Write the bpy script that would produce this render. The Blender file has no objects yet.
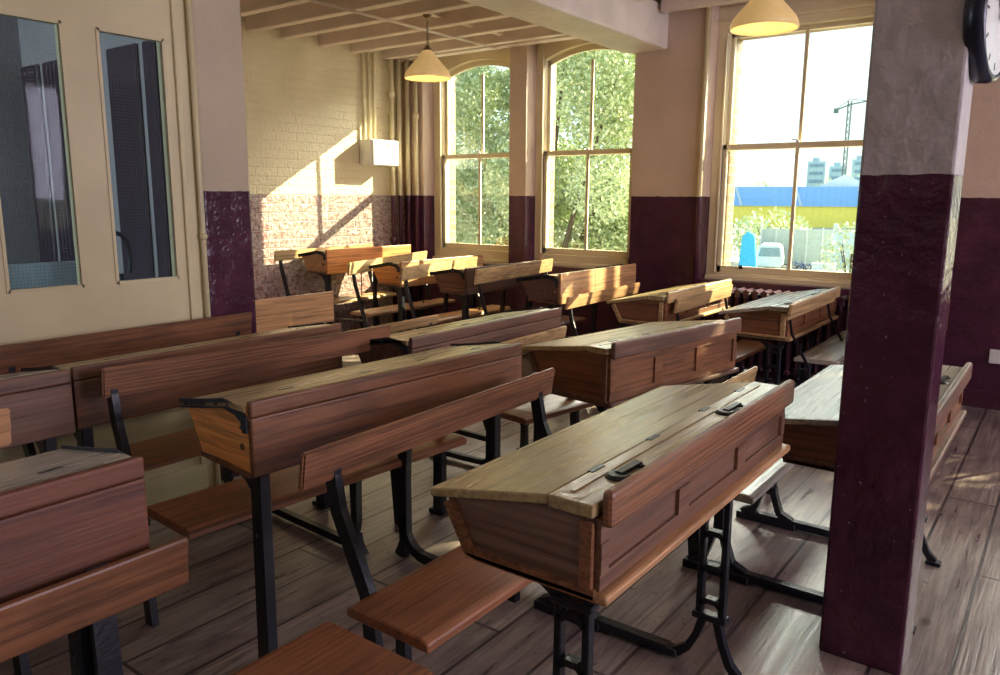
import bpy, bmesh, math, random
from mathutils import Vector, Matrix
random.seed(7)
PI = math.pi
scene = bpy.context.scene
COL = scene.collection

# ---------------------------------------------------------------- camera
def make_camera():
    p, y, r = 0.179165475, 0.637191601, -0.00583023503
    f = Vector((math.cos(p)*math.cos(y), math.cos(p)*math.sin(y), -math.sin(p)))
    rt = f.cross(Vector((0, 0, 1))).normalized()
    dn = f.cross(rt)
    c, s = math.cos(r), math.sin(r)
    R0 = rt*c + dn*s
    D0 = -rt*s + dn*c
    m = Matrix.Identity(4)
    for i in range(3):
        m[i][0] = R0[i]; m[i][1] = -D0[i]; m[i][2] = -f[i]
    m[2][3] = 1.314
    cd = bpy.data.cameras.new('camera'); cd.sensor_width = 36; cd.lens = 772.35*36/1000
    cd.clip_start = .05; cd.clip_end = 3000
    o = bpy.data.objects.new('camera', cd); o.matrix_world = m
    COL.objects.link(o); scene.camera = o
make_camera()

# ---------------------------------------------------------------- world, sun, added fill lamps, exposure
def make_world():
    w = bpy.data.worlds.new('sky'); scene.world = w; w.use_nodes = True
    nt = w.node_tree; nt.nodes.clear()
    out = nt.nodes.new('ShaderNodeOutputWorld'); bg = nt.nodes.new('ShaderNodeBackground')
    tc = nt.nodes.new('ShaderNodeTexCoord'); sx = nt.nodes.new('ShaderNodeSeparateXYZ')
    rp = nt.nodes.new('ShaderNodeValToRGB')
    nt.links.new(tc.outputs['Generated'], sx.inputs[0]); nt.links.new(sx.outputs['Z'], rp.inputs[0])
    e = rp.color_ramp.elements
    e[0].position = 0.0; e[0].color = (.80, .93, .90, 1)
    e[1].position = 0.6; e[1].color = (.55, .72, .85, 1)
    m = rp.color_ramp.elements.new(0.22); m.color = (.66, .86, .82, 1)
    nt.links.new(rp.outputs[0], bg.inputs[0]); bg.inputs[1].default_value = 1.0
    nt.links.new(bg.outputs[0], out.inputs[0])
make_world()

def lamp(name, kind, loc, d, energy, color, size=None, size_y=None, angle=None):
    ld = bpy.data.lights.new(name, kind); ld.energy = energy; ld.color = color
    if size is not None and kind == 'AREA':
        ld.shape = 'RECTANGLE'; ld.size = size; ld.size_y = size_y or size
    if size is not None and kind == 'POINT': ld.shadow_soft_size = size
    if angle is not None: ld.angle = angle
    o = bpy.data.objects.new(name, ld); o.location = loc
    o.rotation_euler = Vector(d).to_track_quat('-Z', 'Y').to_euler()
    COL.objects.link(o); return o
EL, AZ = math.radians(27), math.radians(31)
lamp('far_room_fill', 'AREA', (-1.9, 4.0, 1.6), (1, 0, 0), 34, (.75, .82, 1.0), 1.2, 1.2)  # added fill lamp, the far room has no known source there
lamp('sun', 'SUN', (20, -8, 12), (-math.cos(EL)*math.cos(AZ), math.cos(EL)*math.sin(AZ), -math.sin(EL)), 15.0, (1.0, .86, .56), angle=.006)
# added fill lamps outside above each window, unseen, to boost the sky's light indoors
for yy in (4.6, 3.4, 1.7, -.7, -2.7):
    lamp('window_fill', 'AREA', (7.6, yy-.1, 3.6), (-1, 0, -.62), 210, (1.0, .96, .84), 1.6, 1.3)
# added fill lamps outside openings in the unseen wall behind the camera
for xx in (1.6, 4.1):
    lamp('side_fill', 'AREA', (xx, -4.4, 2.0), (0, 1, -.12), 66, (.88, .77, 1.0), 1.5, 1.5)
scene.view_settings.view_transform = 'Standard'
scene.view_settings.look = 'None'
scene.view_settings.gamma = 1
scene.view_settings.exposure = 0.84
scene.view_settings.use_curve_mapping = False

# ---------------------------------------------------------------- materials
class NT:
    def __init__(s, name):
        s.m = bpy.data.materials.new(name); s.m.use_nodes = True
        s.t = s.m.node_tree; s.b = s.t.nodes['Principled BSDF']
    def n(s, k, **kw):
        o = s.t.nodes.new(k)
        for a, b in kw.items(): setattr(o, a, b)
        return o
    def l(s, a, b): s.t.links.new(a, b)
    def mix(s, fac, a, b, bt='MIX'):
        o = s.n('ShaderNodeMix', data_type='RGBA', blend_type=bt)
        for v, i in ((fac, 0), (a, 6), (b, 7)):
            if hasattr(v, 'links'): s.l(v, o.inputs[i])
            elif i == 0: o.inputs[0].default_value = v
            else: o.inputs[i].default_value = (*v, 1)
        return o.outputs[2]
    def ramp(s, src, stops):
        o = s.n('ShaderNodeValToRGB'); s.l(src, o.inputs[0]); e = o.color_ramp.elements
        while len(e) < len(stops): e.new(.5)
        for el, (p, c) in zip(e, stops):
            el.position = p; el.color = (c, c, c, 1) if isinstance(c, (int, float)) else (*c, 1)
        return o.outputs[0]
    def mapped(s, scale, coord='Object', rot=(0, 0, 0), loc=(0, 0, 0), rnd=True):
        tc = s.n('ShaderNodeTexCoord'); mp = s.n('ShaderNodeMapping')
        mp.inputs['Scale'].default_value = scale; mp.inputs['Rotation'].default_value = rot; mp.inputs['Location'].default_value = loc
        src = tc.outputs[coord]
        if rnd:
            oi = s.n('ShaderNodeObjectInfo'); ml = s.n('ShaderNodeVectorMath', operation='SCALE')
            cb = s.n('ShaderNodeCombineXYZ')
            for i in range(3): s.l(oi.outputs['Random'], cb.inputs[i])
            s.l(cb.outputs[0], ml.inputs[0]); ml.inputs['Scale'].default_value = 17.3
            ad = s.n('ShaderNodeVectorMath', operation='ADD'); s.l(src, ad.inputs[0]); s.l(ml.outputs[0], ad.inputs[1]); src = ad.outputs[0]
        s.l(src, mp.inputs[0]); return mp.outputs[0]
    def noise(s, vec, scale=1, detail=4, rough=.55, dist=0):
        o = s.n('ShaderNodeTexNoise'); s.l(vec, o.inputs['Vector'])
        o.inputs['Scale'].default_value = scale; o.inputs['Detail'].default_value = detail
        o.inputs['Roughness'].default_value = rough; o.inputs['Distortion'].default_value = dist
        return o.outputs['Fac']
    def bump(s, h, strength=.3, dist=.01, prev=None):
        o = s.n('ShaderNodeBump'); s.l(h, o.inputs['Height']); o.inputs['Strength'].default_value = strength; o.inputs['Distance'].default_value = dist
        if prev is not None: s.l(prev, o.inputs['Normal'])
        s.l(o.outputs[0], s.b.inputs['Normal']); return o.outputs[0]
    def rough(s, v):
        if hasattr(v, 'links'): s.l(v, s.b.inputs['Roughness'])
        else: s.b.inputs['Roughness'].default_value = v
    def col(s, v):
        if hasattr(v, 'links'): s.l(v, s.b.inputs['Base Color'])
        else: s.b.inputs['Base Color'].default_value = (*v, 1)

def sc3(c, k): return tuple(min(1, x*k) for x in c)

def wood(name, c, rough=.42, ring=1.0, dark=.45, light=1.5, worn=.35, wearcol=None, wave=0, ax='x'):
    w = NT(name)
    if ax == 'y':
        _m = w.mapped; w.mapped = lambda sc, **k: _m((sc[1], sc[0], sc[2]), **k)
    v = w.mapped((.9, 9, 9))
    big = w.noise(v, 1.6, 3, .5, .6)
    wv = w.n('ShaderNodeTexWave', wave_type='BANDS', bands_direction='Z')
    w.l(w.mapped((.35, 5, 5)), wv.inputs['Vector']); wv.inputs['Scale'].default_value = 1.6*ring
    wv.inputs['Distortion'].default_value = 9; wv.inputs['Detail'].default_value = 3; wv.inputs['Detail Scale'].default_value = .8
    fine = w.noise(w.mapped((2.4, 75, 75)), 1, 4, .7)
    blot = w.noise(w.mapped((1.3, 3, 3)), 2.2, 4, .6)
    a = w.mix(w.ramp(wv.outputs['Fac'], ((.1, 0), (.9, 1))), sc3(c, .86-.4*wave), sc3(c, 1.10+.15*wave))
    a = w.mix(w.ramp(big, ((.3, 0), (.75, 1))), a, sc3(c, light))
    a = w.mix(w.ramp(fine, ((.38, .8), (.53, 0))), a, sc3(c, .42))
    a = w.mix(w.ramp(w.noise(w.mapped((1.5, 34, 34)), 1, 3, .6), ((.5, 0), (.72, .5))), a, sc3(c, 1.55))
    a = w.mix(w.ramp(blot, ((.5, 0), (.75, dark))), a, sc3(c, .28))
    if wearcol:
        a = w.mix(w.ramp(w.noise(w.mapped((.8, 40, 40)), 1.2, 5, .65), ((.35, 0), (.75, worn))), a, wearcol)
    w.col(a)
    w.rough(w.ramp(w.noise(w.mapped((1.2, 26, 26)), 1, 3), ((.2, rough-.04), (.8, rough+.08))))
    w.b.inputs['Specular IOR Level'].default_value = .6
    w.bump(fine, .35, .004)
    return w.m

def paint(name, c, rough=.5, bumps=.15, scale=30, spec=.5, var=.08):
    w = NT(name); n = w.noise(w.mapped((1, 1, 1), 'Object'), 3, 4)
    w.col(w.mix(w.ramp(n, ((.3, 0), (.7, 1))), sc3(c, 1-var), sc3(c, 1+var)))
    w.rough(rough); w.b.inputs['Specular IOR Level'].default_value = spec
    w.bump(w.noise(w.mapped((1, 1, 1), 'Object'), scale, 4, .6), bumps, .01)
    return w.m

CREAM = (.70, .60, .36)
MAROON = (.050, .012, .028)
def wall_paint(name, split, brick=False, axis='x', cream=CREAM, rough_up=.5, gloss=.28, relief=.5, wear=.0):
    """cream above the dado line, gloss maroon below, over brick or over rough render"""
    w = NT(name)
    g = w.n('ShaderNodeNewGeometry'); sx = w.n('ShaderNodeSeparateXYZ'); w.l(g.outputs['Position'], sx.inputs[0])
    ad = w.n('ShaderNodeMath', operation='ADD')
    w.l(sx.outputs['Z'], ad.inputs[0])
    nn = w.noise(g.outputs['Position'], 22, 3); mu = w.n('ShaderNodeMath', operation='MULTIPLY'); w.l(nn, mu.inputs[0]); mu.inputs[1].default_value = .012
    w.l(mu.outputs[0], ad.inputs[1])
    gt = w.n('ShaderNodeMath', operation='GREATER_THAN'); w.l(ad.outputs[0], gt.inputs[0]); gt.inputs[1].default_value = split+.006
    up = w.mix(w.ramp(w.noise(g.outputs['Position'], 2.5, 4), ((.35, 0), (.7, 1))), sc3(cream, .92), sc3(cream, 1.06))
    lo = w.mix(w.ramp(w.noise(g.outputs['Position'], 5, 5), ((.4, 0), (.7, 1))), MAROON, sc3(MAROON, 1.7))
    chips = w.noise(g.outputs['Position'], 55, 3, .7)
    lo = w.mix(w.ramp(chips, ((.74-wear*.2, 0), (.80-wear*.2, .8))), lo, (.45, .36, .33))
    if brick:
        cb = w.n('ShaderNodeCombineXYZ')
        w.l(sx.outputs['X' if axis == 'x' else 'Y'], cb.inputs[0]); w.l(sx.outputs['Z'], cb.inputs[1])
        # wobble so that the painted courses are uneven
        nz = w.n('ShaderNodeTexNoise'); w.l(g.outputs['Position'], nz.inputs['Vector']); nz.inputs['Scale'].default_value = 9
        vs = w.n('ShaderNodeVectorMath', operation='SCALE'); w.l(nz.outputs['Color'], vs.inputs[0]); vs.inputs['Scale'].default_value = .012
        va = w.n('ShaderNodeVectorMath', operation='ADD'); w.l(cb.outputs[0], va.inputs[0]); w.l(vs.outputs[0], va.inputs[1])
        bt = w.n('ShaderNodeTexBrick'); w.l(va.outputs[0], bt.inputs['Vector'])
        bt.inputs['Scale'].default_value = 1; bt.inputs['Brick Width'].default_value = .215; bt.inputs['Row Height'].default_value = .074
        bt.inputs['Mortar Size'].default_value = .007; bt.inputs['Mortar Smooth'].default_value = .6
        bt.inputs['Color1'].default_value = (1, 1, 1, 1); bt.inputs['Color2'].default_value = (.75, .75, .75, 1); bt.inputs['Mortar'].default_value = (0, 0, 0, 1)
        # below the dado the paint has worn off to show red and grey brick in patches
        pat = w.ramp(w.noise(g.outputs['Position'], 3.2, 4, .6), ((.40, 0), (.62, 1)))
        bare = w.mix(pat, (.34, .12, .085), (.24, .21, .17))
        speck = w.ramp(w.noise(g.outputs['Position'], 38, 4, .75), ((.42, 0), (.56, 1)))
        bare = w.mix(speck, bare, (.50, .40, .34))
        dk = w.ramp(w.noise(g.outputs['Position'], 26, 3, .7), ((.30, .15), (.56, 1)))
        lo = w.mix(dk, lo, bare)
        lo = w.mix(bt.outputs['Fac'], lo, (.36, .26, .21))
        up = w.mix(bt.outputs['Fac'], up, sc3(cream, .95))
    w.col(w.mix(gt.outputs[0], lo, up))
    rr = w.n('ShaderNodeMix', data_type='FLOAT'); w.l(gt.outputs[0], rr.inputs[0]); rr.inputs[2].default_value = gloss; rr.inputs[3].default_value = rough_up
    w.rough(rr.outputs[0]); w.b.inputs['Specular IOR Level'].default_value = .5
    if brick:
        b1 = w.bump(bt.outputs['Color'], .45, .008)
        w.bump(w.noise(g.outputs['Position'], 34, 5, .65), .55, .02, b1)
    else:
        b1 = w.bump(w.noise(g.outputs['Position'], 13, 3, .5), relief, .02)
        w.bump(w.noise(g.outputs['Position'], 60, 3, .6), relief*.5, .006, b1)
    return w.m

def floor_mat():
    w = NT('floor_boards')
    bt = w.n('ShaderNodeTexBrick'); bt.offset = .37; w.l(w.mapped((1, 1, 1), rnd=False, loc=(.35, .04, 0)), bt.inputs['Vector'])
    bt.inputs['Scale'].default_value = 1; bt.inputs['Brick Width'].default_value = 2.1; bt.inputs['Row Height'].default_value = .19
    bt.inputs['Mortar Size'].default_value = .006; bt.inputs['Mortar Smooth'].default_value = .1; bt.inputs['Bias'].default_value = 0
    bt.inputs['Color1'].default_value = (.27, .21, .175, 1); bt.inputs['Color2'].default_value = (.42, .34, .28, 1); bt.inputs['Mortar'].default_value = (.02, .012, .015, 1)
    v = w.mapped((1.2, 14, 1), rnd=False)
    grain = w.noise(v, 2.4, 5, .6, .8); fine = w.noise(w.mapped((3, 90, 1), rnd=False), 1, 3)
    a = w.mix(w.ramp(grain, ((.3, .8), (.6, 0))), bt.outputs['Color'], (.095, .062, .062))
    a = w.mix(w.ramp(fine, ((.35, .5), (.5, 0))), a, (.12, .09, .085))
    a = w.mix(w.ramp(w.noise(w.mapped((1, 1.6, 1), rnd=False), 2.3, 5, .65), ((.5, 0), (.72, .75))), a, (.085, .055, .065))
    a = w.mix(w.ramp(w.noise(w.mapped((1, 1, 1), rnd=False), 26, 3, .6), ((.64, 0), (.74, .85))), a, (.035, .02, .025))
    vo = w.n('ShaderNodeTexVoronoi'); w.l(w.mapped((2.2, 4.2, 1), rnd=False), vo.inputs['Vector']); vo.inputs['Scale'].default_value = 1
    a = w.mix(w.ramp(vo.outputs['Distance'], ((.04, .85), (.09, 0))), a, (.045, .022, .02))
    w.col(a); w.rough(w.ramp(grain, ((.3, .26), (.7, .42)))); w.b.inputs['Specular IOR Level'].default_value = .75
    b1 = w.bump(bt.outputs['Fac'], -.7, .01)
    w.bump(fine, .35, .004, b1)
    return w.m

def plain(name, c, rough=.5, metal=0, emit=None, estr=0):
    w = NT(name); w.col(w.mix(w.ramp(w.noise(w.mapped((1, 1, 1)), 6, 3), ((.35, 0), (.7, 1))), sc3(c, .88), sc3(c, 1.1))); w.rough(rough); w.b.inputs['Metallic'].default_value = metal
    if emit: w.b.inputs['Emission Color'].default_value = (*emit, 1); w.b.inputs['Emission Strength'].default_value = estr
    return w.m

def glass_mat(name, tint=(.97, 1, .99), refl=.06):
    w = NT(name); w.t.nodes.remove(w.b)
    out = [n for n in w.t.nodes if n.type == 'OUTPUT_MATERIAL'][0]
    tr = w.n('ShaderNodeBsdfTransparent'); gl = w.n('ShaderNodeBsdfGlossy'); mx = w.n('ShaderNodeMixShader')
    tr.inputs[0].default_value = (*tint, 1); gl.inputs['Roughness'].default_value = .02
    fr = w.n('ShaderNodeFresnel'); fr.inputs['IOR'].default_value = 1.45
    w.l(fr.outputs[0], mx.inputs[0]); w.l(tr.outputs[0], mx.inputs[1]); w.l(gl.outputs[0], mx.inputs[2]); w.l(mx.outputs[0], out.inputs[0])
    return w.m

def wired_glass():
    w = NT('wired_glass'); w.t.nodes.remove(w.b)
    out = [n for n in w.t.nodes if n.type == 'OUTPUT_MATERIAL'][0]
    tc = w.mapped((1, 1, 1), rnd=False)
    bt = w.n('ShaderNodeTexBrick'); bt.offset = 0
    rot = w.n('ShaderNodeMapping'); w.l(tc, rot.inputs[0]); rot.inputs['Rotation'].default_value = (PI/2, 0, 0); w.l(rot.outputs[0], bt.inputs['Vector'])
    bt.inputs['Scale'].default_value = 1; bt.inputs['Brick Width'].default_value = .0125; bt.inputs['Row Height'].default_value = .0125; bt.inputs['Mortar Size'].default_value = .0005
    tr = w.n('ShaderNodeBsdfTransparent'); gl = w.n('ShaderNodeBsdfGlossy'); mx = w.n('ShaderNodeMixShader'); df = w.n('ShaderNodeBsdfDiffuse'); m2 = w.n('ShaderNodeMixShader')
    tr.inputs[0].default_value = (.85, .94, .94, 1); gl.inputs['Roughness'].default_value = .03; df.inputs[0].default_value = (.4, .45, .46, 1)
    fr = w.n('ShaderNodeFresnel'); fr.inputs['IOR'].default_value = 1.18
    w.l(fr.outputs[0], mx.inputs[0]); w.l(tr.outputs[0], mx.inputs[1]); w.l(gl.outputs[0], mx.inputs[2])
    k = w.n('ShaderNodeMath', operation='MULTIPLY'); w.l(bt.outputs['Fac'], k.inputs[0]); k.inputs[1].default_value = .3
    w.l(k.outputs[0], m2.inputs[0]); w.l(mx.outputs[0], m2.inputs[1]); w.l(df.outputs[0], m2.inputs[2]); w.l(m2.outputs[0], out.inputs[0])
    return w.m

M = {}
M['red_wood'] = wood('red_brown_wood', (.180, .074, .030), .40, dark=.75)
M['red_worn'] = wood('worn_red_brown_wood', (.120, .048, .026), .50, dark=.8, wearcol=(.30, .19, .12), worn=.5)
M['red_deep'] = wood('deep_red_wood', (.135, .040, .018), .55, dark=.8, wearcol=(.30, .15, .09), worn=.25)
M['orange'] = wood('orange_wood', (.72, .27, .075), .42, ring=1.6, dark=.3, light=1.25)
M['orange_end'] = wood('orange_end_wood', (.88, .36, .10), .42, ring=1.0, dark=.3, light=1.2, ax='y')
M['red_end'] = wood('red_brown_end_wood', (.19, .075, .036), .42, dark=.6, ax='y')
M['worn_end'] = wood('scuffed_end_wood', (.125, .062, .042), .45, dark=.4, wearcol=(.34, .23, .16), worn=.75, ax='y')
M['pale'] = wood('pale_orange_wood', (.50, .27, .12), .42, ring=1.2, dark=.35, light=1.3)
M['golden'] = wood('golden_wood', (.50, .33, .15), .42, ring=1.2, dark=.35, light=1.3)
M['wavy'] = wood('wavy_grained_wood', (.24, .105, .050), .40, ring=3.2, dark=.3, light=1.4, wave=1)
M['lid'] = wood('worn_lid_wood', (.42, .31, .145), .27, ring=1.2, dark=.12, light=1.2, wearcol=(.50, .41, .22), worn=.6)
M['lid_grey'] = wood('pale_grey_lid_wood', (.40, .36, .30), .25, ring=1.2, dark=.1, light=1.2, wearcol=(.50, .47, .42), worn=.6)
M['dark_wood'] = wood('dark_wood', (.085, .036, .028), .45, dark=.6, wearcol=(.26, .16, .11), worn=.55)
M['bench'] = wood('bench_wood', (.26, .10, .042), .36, ring=1.5, dark=.5, light=1.5)
M['iron'] = paint('black_iron', (.008, .010, .016), .34, .25, 60)
M['strap'] = paint('blue_black_strap', (.016, .020, .032), .45, .5, 90)
M['white_wood'] = paint('cream_woodwork', (.74, .64, .42), .42, .1, 20)
M['partition'] = paint('cream_partition_paint', (.66, .58, .34), .38, .08, 8)
M['ceiling'] = paint('ceiling_paint', (.72, .60, .52), .6, .35, 40)
M['joist'] = paint('joist_paint', (.74, .62, .54), .55, .5, 22, var=.12)
M['beam'] = paint('beam_paint', (.74, .66, .58), .5, .7, 16, var=.12)
M['brick_wall'] = wall_paint('painted_brick', 1.33, True, 'x', rough_up=.42)
M['window_wall'] = wall_paint('painted_window_wall', 1.33, False, relief=.5, cream=(.60, .46, .36))
M['pier'] = wall_paint('pier_paint', 1.335, False, relief=.45, wear=.3, gloss=.2, cream=(.52, .43, .30))
M['pillar'] = wall_paint('pillar_paint', 1.378, False, relief=.65, wear=.25, gloss=.22, cream=(.48, .43, .42))
M['floor'] = floor_mat()
M['glass'] = glass_mat('window_glass')
M['wired'] = wired_glass()
M['maroon'] = paint('maroon_gloss', (.060, .016, .032), .28, .3, 30)
M['white'] = plain('white_enamel', (.78, .78, .75), .35)
M['clock_black'] = plain('blue_black_clock_rim', (.010, .014, .035), .25)
M['clock_face'] = plain('white_clock_face', (.70, .72, .68), .3)
M['brass'] = plain('aged_metal', (.20, .13, .06), .4, .7)
M['shade'] = plain('cream_glass_shade', (.80, .58, .26), .3, 0, (1.0, .66, .24), .16)
M['bulb'] = plain('bulb_glass', (.9, .8, .5), .3, 0, (1.0, .8, .45), 1.0)

# ---------------------------------------------------------------- mesh helpers
class MB:
    def __init__(s): s.bm = bmesh.new()
    def _v(s, c): return s.bm.verts.new(c)
    def box(s, x0, x1, y0, y1, z0, z1, bev=0.0, seg=1):
        g = bmesh.ops.create_cube(s.bm, size=1, matrix=Matrix.Translation(((x0+x1)/2, (y0+y1)/2, (z0+z1)/2)) @ Matrix.Diagonal((x1-x0, y1-y0, z1-z0, 1)))
        if bev:
            es = set(e for v in g['verts'] for e in v.link_edges)
            bmesh.ops.bevel(s.bm, geom=list(es), offset=bev, segments=seg, affect='EDGES', profile=.5)
        return s
    def prism(s, poly, a0, a1, axis='x', bev=0.0, seg=1):
        """poly in the two other axes, swept from a0 to a1"""
        def P(a, u, v): return {'x': (a, u, v), 'y': (u, a, v), 'z': (u, v, a)}[axis]
        A = [s._v(P(a0, *p)) for p in poly]; B = [s._v(P(a1, *p)) for p in poly]
        n = len(poly); fs = [s.bm.faces.new(A[::-1]), s.bm.faces.new(B)]
        for i in range(n): fs.append(s.bm.faces.new((A[i], A[(i+1) % n], B[(i+1) % n], B[i])))
        bmesh.ops.recalc_face_normals(s.bm, faces=fs)
        if bev:
            es = set(e for f in fs for e in f.edges)
            bmesh.ops.bevel(s.bm, geom=list(es), offset=bev, segments=seg, affect='EDGES', profile=.5)
        return s
    def tube(s, pts, r, n=8, caps=True, closed=False):
        pts = [Vector(p) for p in pts]; R = r if isinstance(r, (list, tuple)) else [r]*len(pts)
        rings = []; up = None
        for i, p in enumerate(pts):
            if closed: t = pts[(i+1) % len(pts)]-pts[i-1]
            else: t = pts[min(i+1, len(pts)-1)]-pts[max(i-1, 0)]
            t.normalize()
            if up is None:
                up = Vector((0, 0, 1)) if abs(t.z) < .9 else Vector((1, 0, 0))
            a = t.cross(up).normalized(); b = a.cross(t).normalized(); up = b
            rings.append([s._v(p+(a*math.cos(2*PI*k/n)+b*math.sin(2*PI*k/n))*R[i]) for k in range(n)])
        m = len(rings)
        for i in range(m if closed else m-1):
            for k in range(n):
                j = (i+1) % m
                s.bm.faces.new((rings[i][k], rings[i][(k+1) % n], rings[j][(k+1) % n], rings[j][k]))
        if caps and not closed:
            s.bm.faces.new(rings[0][::-1]); s.bm.faces.new(rings[-1])
        return s
    def bar(s, p, q, w, d, wdir=(0, 1, 0)):
        """flat bar p to q, w wide along wdir-ish, d thick"""
        p, q = Vector(p), Vector(q); t = (q-p).normalized(); wd = Vector(wdir)
        wd = (wd-t*wd.dot(t)).normalized(); dd = t.cross(wd)
        V = []
        for c in (p, q):
            for a, b in ((-1, -1), (1, -1), (1, 1), (-1, 1)): V.append(s._v(c+wd*a*w/2+dd*b*d/2))
        fs = [s.bm.faces.new([V[i] for i in f]) for f in ((0, 1, 2, 3), (7, 6, 5, 4), (0, 4, 5, 1), (1, 5, 6, 2), (2, 6, 7, 3), (3, 7, 4, 0))]
        bmesh.ops.recalc_face_normals(s.bm, faces=fs)
        return s
    def strip(s, pts, w, x0, x1):
        """thick band following a curve in the y-z plane, from x0 to x1"""
        L, Rr = [], []
        for i, p in enumerate(pts):
            a = pts[max(i-1, 0)]; b = pts[min(i+1, len(pts)-1)]
            ty, tz = b[0]-a[0], b[1]-a[1]; l = math.hypot(ty, tz) or 1
            ny, nz = -tz/l, ty/l; ww = w[i] if isinstance(w, (list, tuple)) else w
            L.append((p[0]+ny*ww/2, p[1]+nz*ww/2)); Rr.append((p[0]-ny*ww/2, p[1]-nz*ww/2))
        for i in range(len(pts)-1):
            s.prism([L[i], L[i+1], Rr[i+1], Rr[i]], x0, x1)
        return s
    def lathe(s, prof, n=32, loc=(0, 0, 0), axis='z'):
        rings = []
        for (r, h) in prof:
            ring = []
            for k in range(n):
                a = 2*PI*k/n
                c = (r*math.cos(a), r*math.sin(a), h)
                if axis == 'y': c = (c[0], c[2], c[1])
                if axis == 'x': c = (c[2], c[0], c[1])
                ring.append(s._v((c[0]+loc[0], c[1]+loc[1], c[2]+loc[2])))
            rings.append(ring)
        fs = []
        for i in range(len(rings)-1):
            for k in range(n): fs.append(s.bm.faces.new((rings[i][k], rings[i][(k+1) % n], rings[i+1][(k+1) % n], rings[i+1][k])))
        return s
    def build(s, name, mat, parent=None, smooth=False, label=None):
        bmesh.ops.recalc_face_normals(s.bm, faces=s.bm.faces[:]) if not smooth else None
        me = bpy.data.meshes.new(name); s.bm.to_mesh(me); s.bm.free()
        me.materials.append(mat)
        if smooth:
            for p in me.polygons: p.use_smooth = True
        o = bpy.data.objects.new(name, me); COL.objects.link(o)
        if parent is not None: o.parent = parent
        if label: o['label'] = label
        return o

def tag(o, label=None, cat=None, group=None, kind=None):
    if label: o['label'] = label
    if cat: o['category'] = cat
    if group: o['group'] = group
    if kind: o['kind'] = kind
    return o
def empty(name, loc, rz=0):
    o = bpy.data.objects.new(name, None); o.location = loc; o.rotation_euler = (0, 0, rz); o.empty_display_size = .1
    COL.objects.link(o); return o
def arc(cy, cz, r, a0, a1, n=8):
    return [(cy+r*math.cos(math.radians(a0+(a1-a0)*i/n)), cz+r*math.sin(math.radians(a0+(a1-a0)*i/n))) for i in range(n+1)]

# ---------------------------------------------------------------- the room
WX = 5.73                       # inner face of the window wall
Yb = 5.43                       # inner face of the brick wall
tag(MB().box(-2.4, 6.2, -4.0, 8.2, -.1, 0).build('floor', M['floor']), kind='structure')
tag(MB().box(-2.4, 6.2, -4.0, 8.2, 2.80, 2.9).build('ceiling', M['ceiling']), kind='structure')

WINS = [  # y_left, y_right, z_bottom, z_top, glass_left, glass_right, glass_bottom, glass_top, arched
    (5.18, 4.15, .70, 2.66, 5.05, 4.21, .87, 2.54, True),
    (3.97, 2.93, .72, 2.66, 3.86, 3.04, .87, 2.56, True),
    (2.33, 1.07, .70, 2.72, 2.22, 1.18, .80, 2.50, False),
    (-.10, -1.36, .70, 2.72, -.21, -1.25, .80, 2.50, False),
    (-2.10, -3.36, .70, 2.72, -2.21, -3.25, .80, 2.50, False)]
w = MB(); edge = Yb+.25
for (a, b, z0, z1, *_r) in WINS:
    w.box(WX, 6.02, a, edge, 0, 2.8); w.box(WX, 6.02, b, a, 0, z0); w.box(WX, 6.02, b, a, z1, 2.8); edge = b
w.box(WX, 6.02, -4.0, edge, 0, 2.8)
tag(w.build('wall_right', M['window_wall']), kind='structure')

def ext_brick():
    b = NT('yellow_stock_brick'); g = b.n('ShaderNodeNewGeometry'); sx = b.n('ShaderNodeSeparateXYZ'); b.l(g.outputs['Position'], sx.inputs[0])
    ad = b.n('ShaderNodeMath', operation='ADD'); b.l(sx.outputs['X'], ad.inputs[0]); b.l(sx.outputs['Y'], ad.inputs[1])
    cb = b.n('ShaderNodeCombineXYZ'); b.l(ad.outputs[0], cb.inputs[0]); b.l(sx.outputs['Z'], cb.inputs[1])
    bt = b.n('ShaderNodeTexBrick'); b.l(cb.outputs[0], bt.inputs['Vector']); bt.inputs['Scale'].default_value = 1
    bt.inputs['Brick Width'].default_value = .215; bt.inputs['Row Height'].default_value = .075; bt.inputs['Mortar Size'].default_value = .006
    bt.inputs['Color1'].default_value = (.26, .17, .07, 1); bt.inputs['Color2'].default_value = (.17, .10, .045, 1); bt.inputs['Mortar'].default_value = (.25, .21, .15, 1)
    b.col(bt.outputs['Color']); b.rough(.8); b.bump(b.noise(g.outputs['Position'], 40, 4), .5, .01); return b.m
M['stock'] = ext_brick()
w = MB(); edge = Yb+.5
for (a, b, z0, z1, gl, gr, gb, gt, ar) in WINS:
    if ar: gl += .07; gr -= .05
    w.box(6.02, 6.17, gl+.02, edge, -4, 3.4); w.box(6.02, 6.17, gr-.02, gl+.02, -4, gb-.03); w.box(6.02, 6.17, gr-.02, gl+.02, gt+.02, 3.4); edge = gr-.02
w.box(6.02, 6.17, -5.0, edge, -4, 3.4)
tag(w.build('wall_outside', M['stock']), kind='structure')

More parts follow.
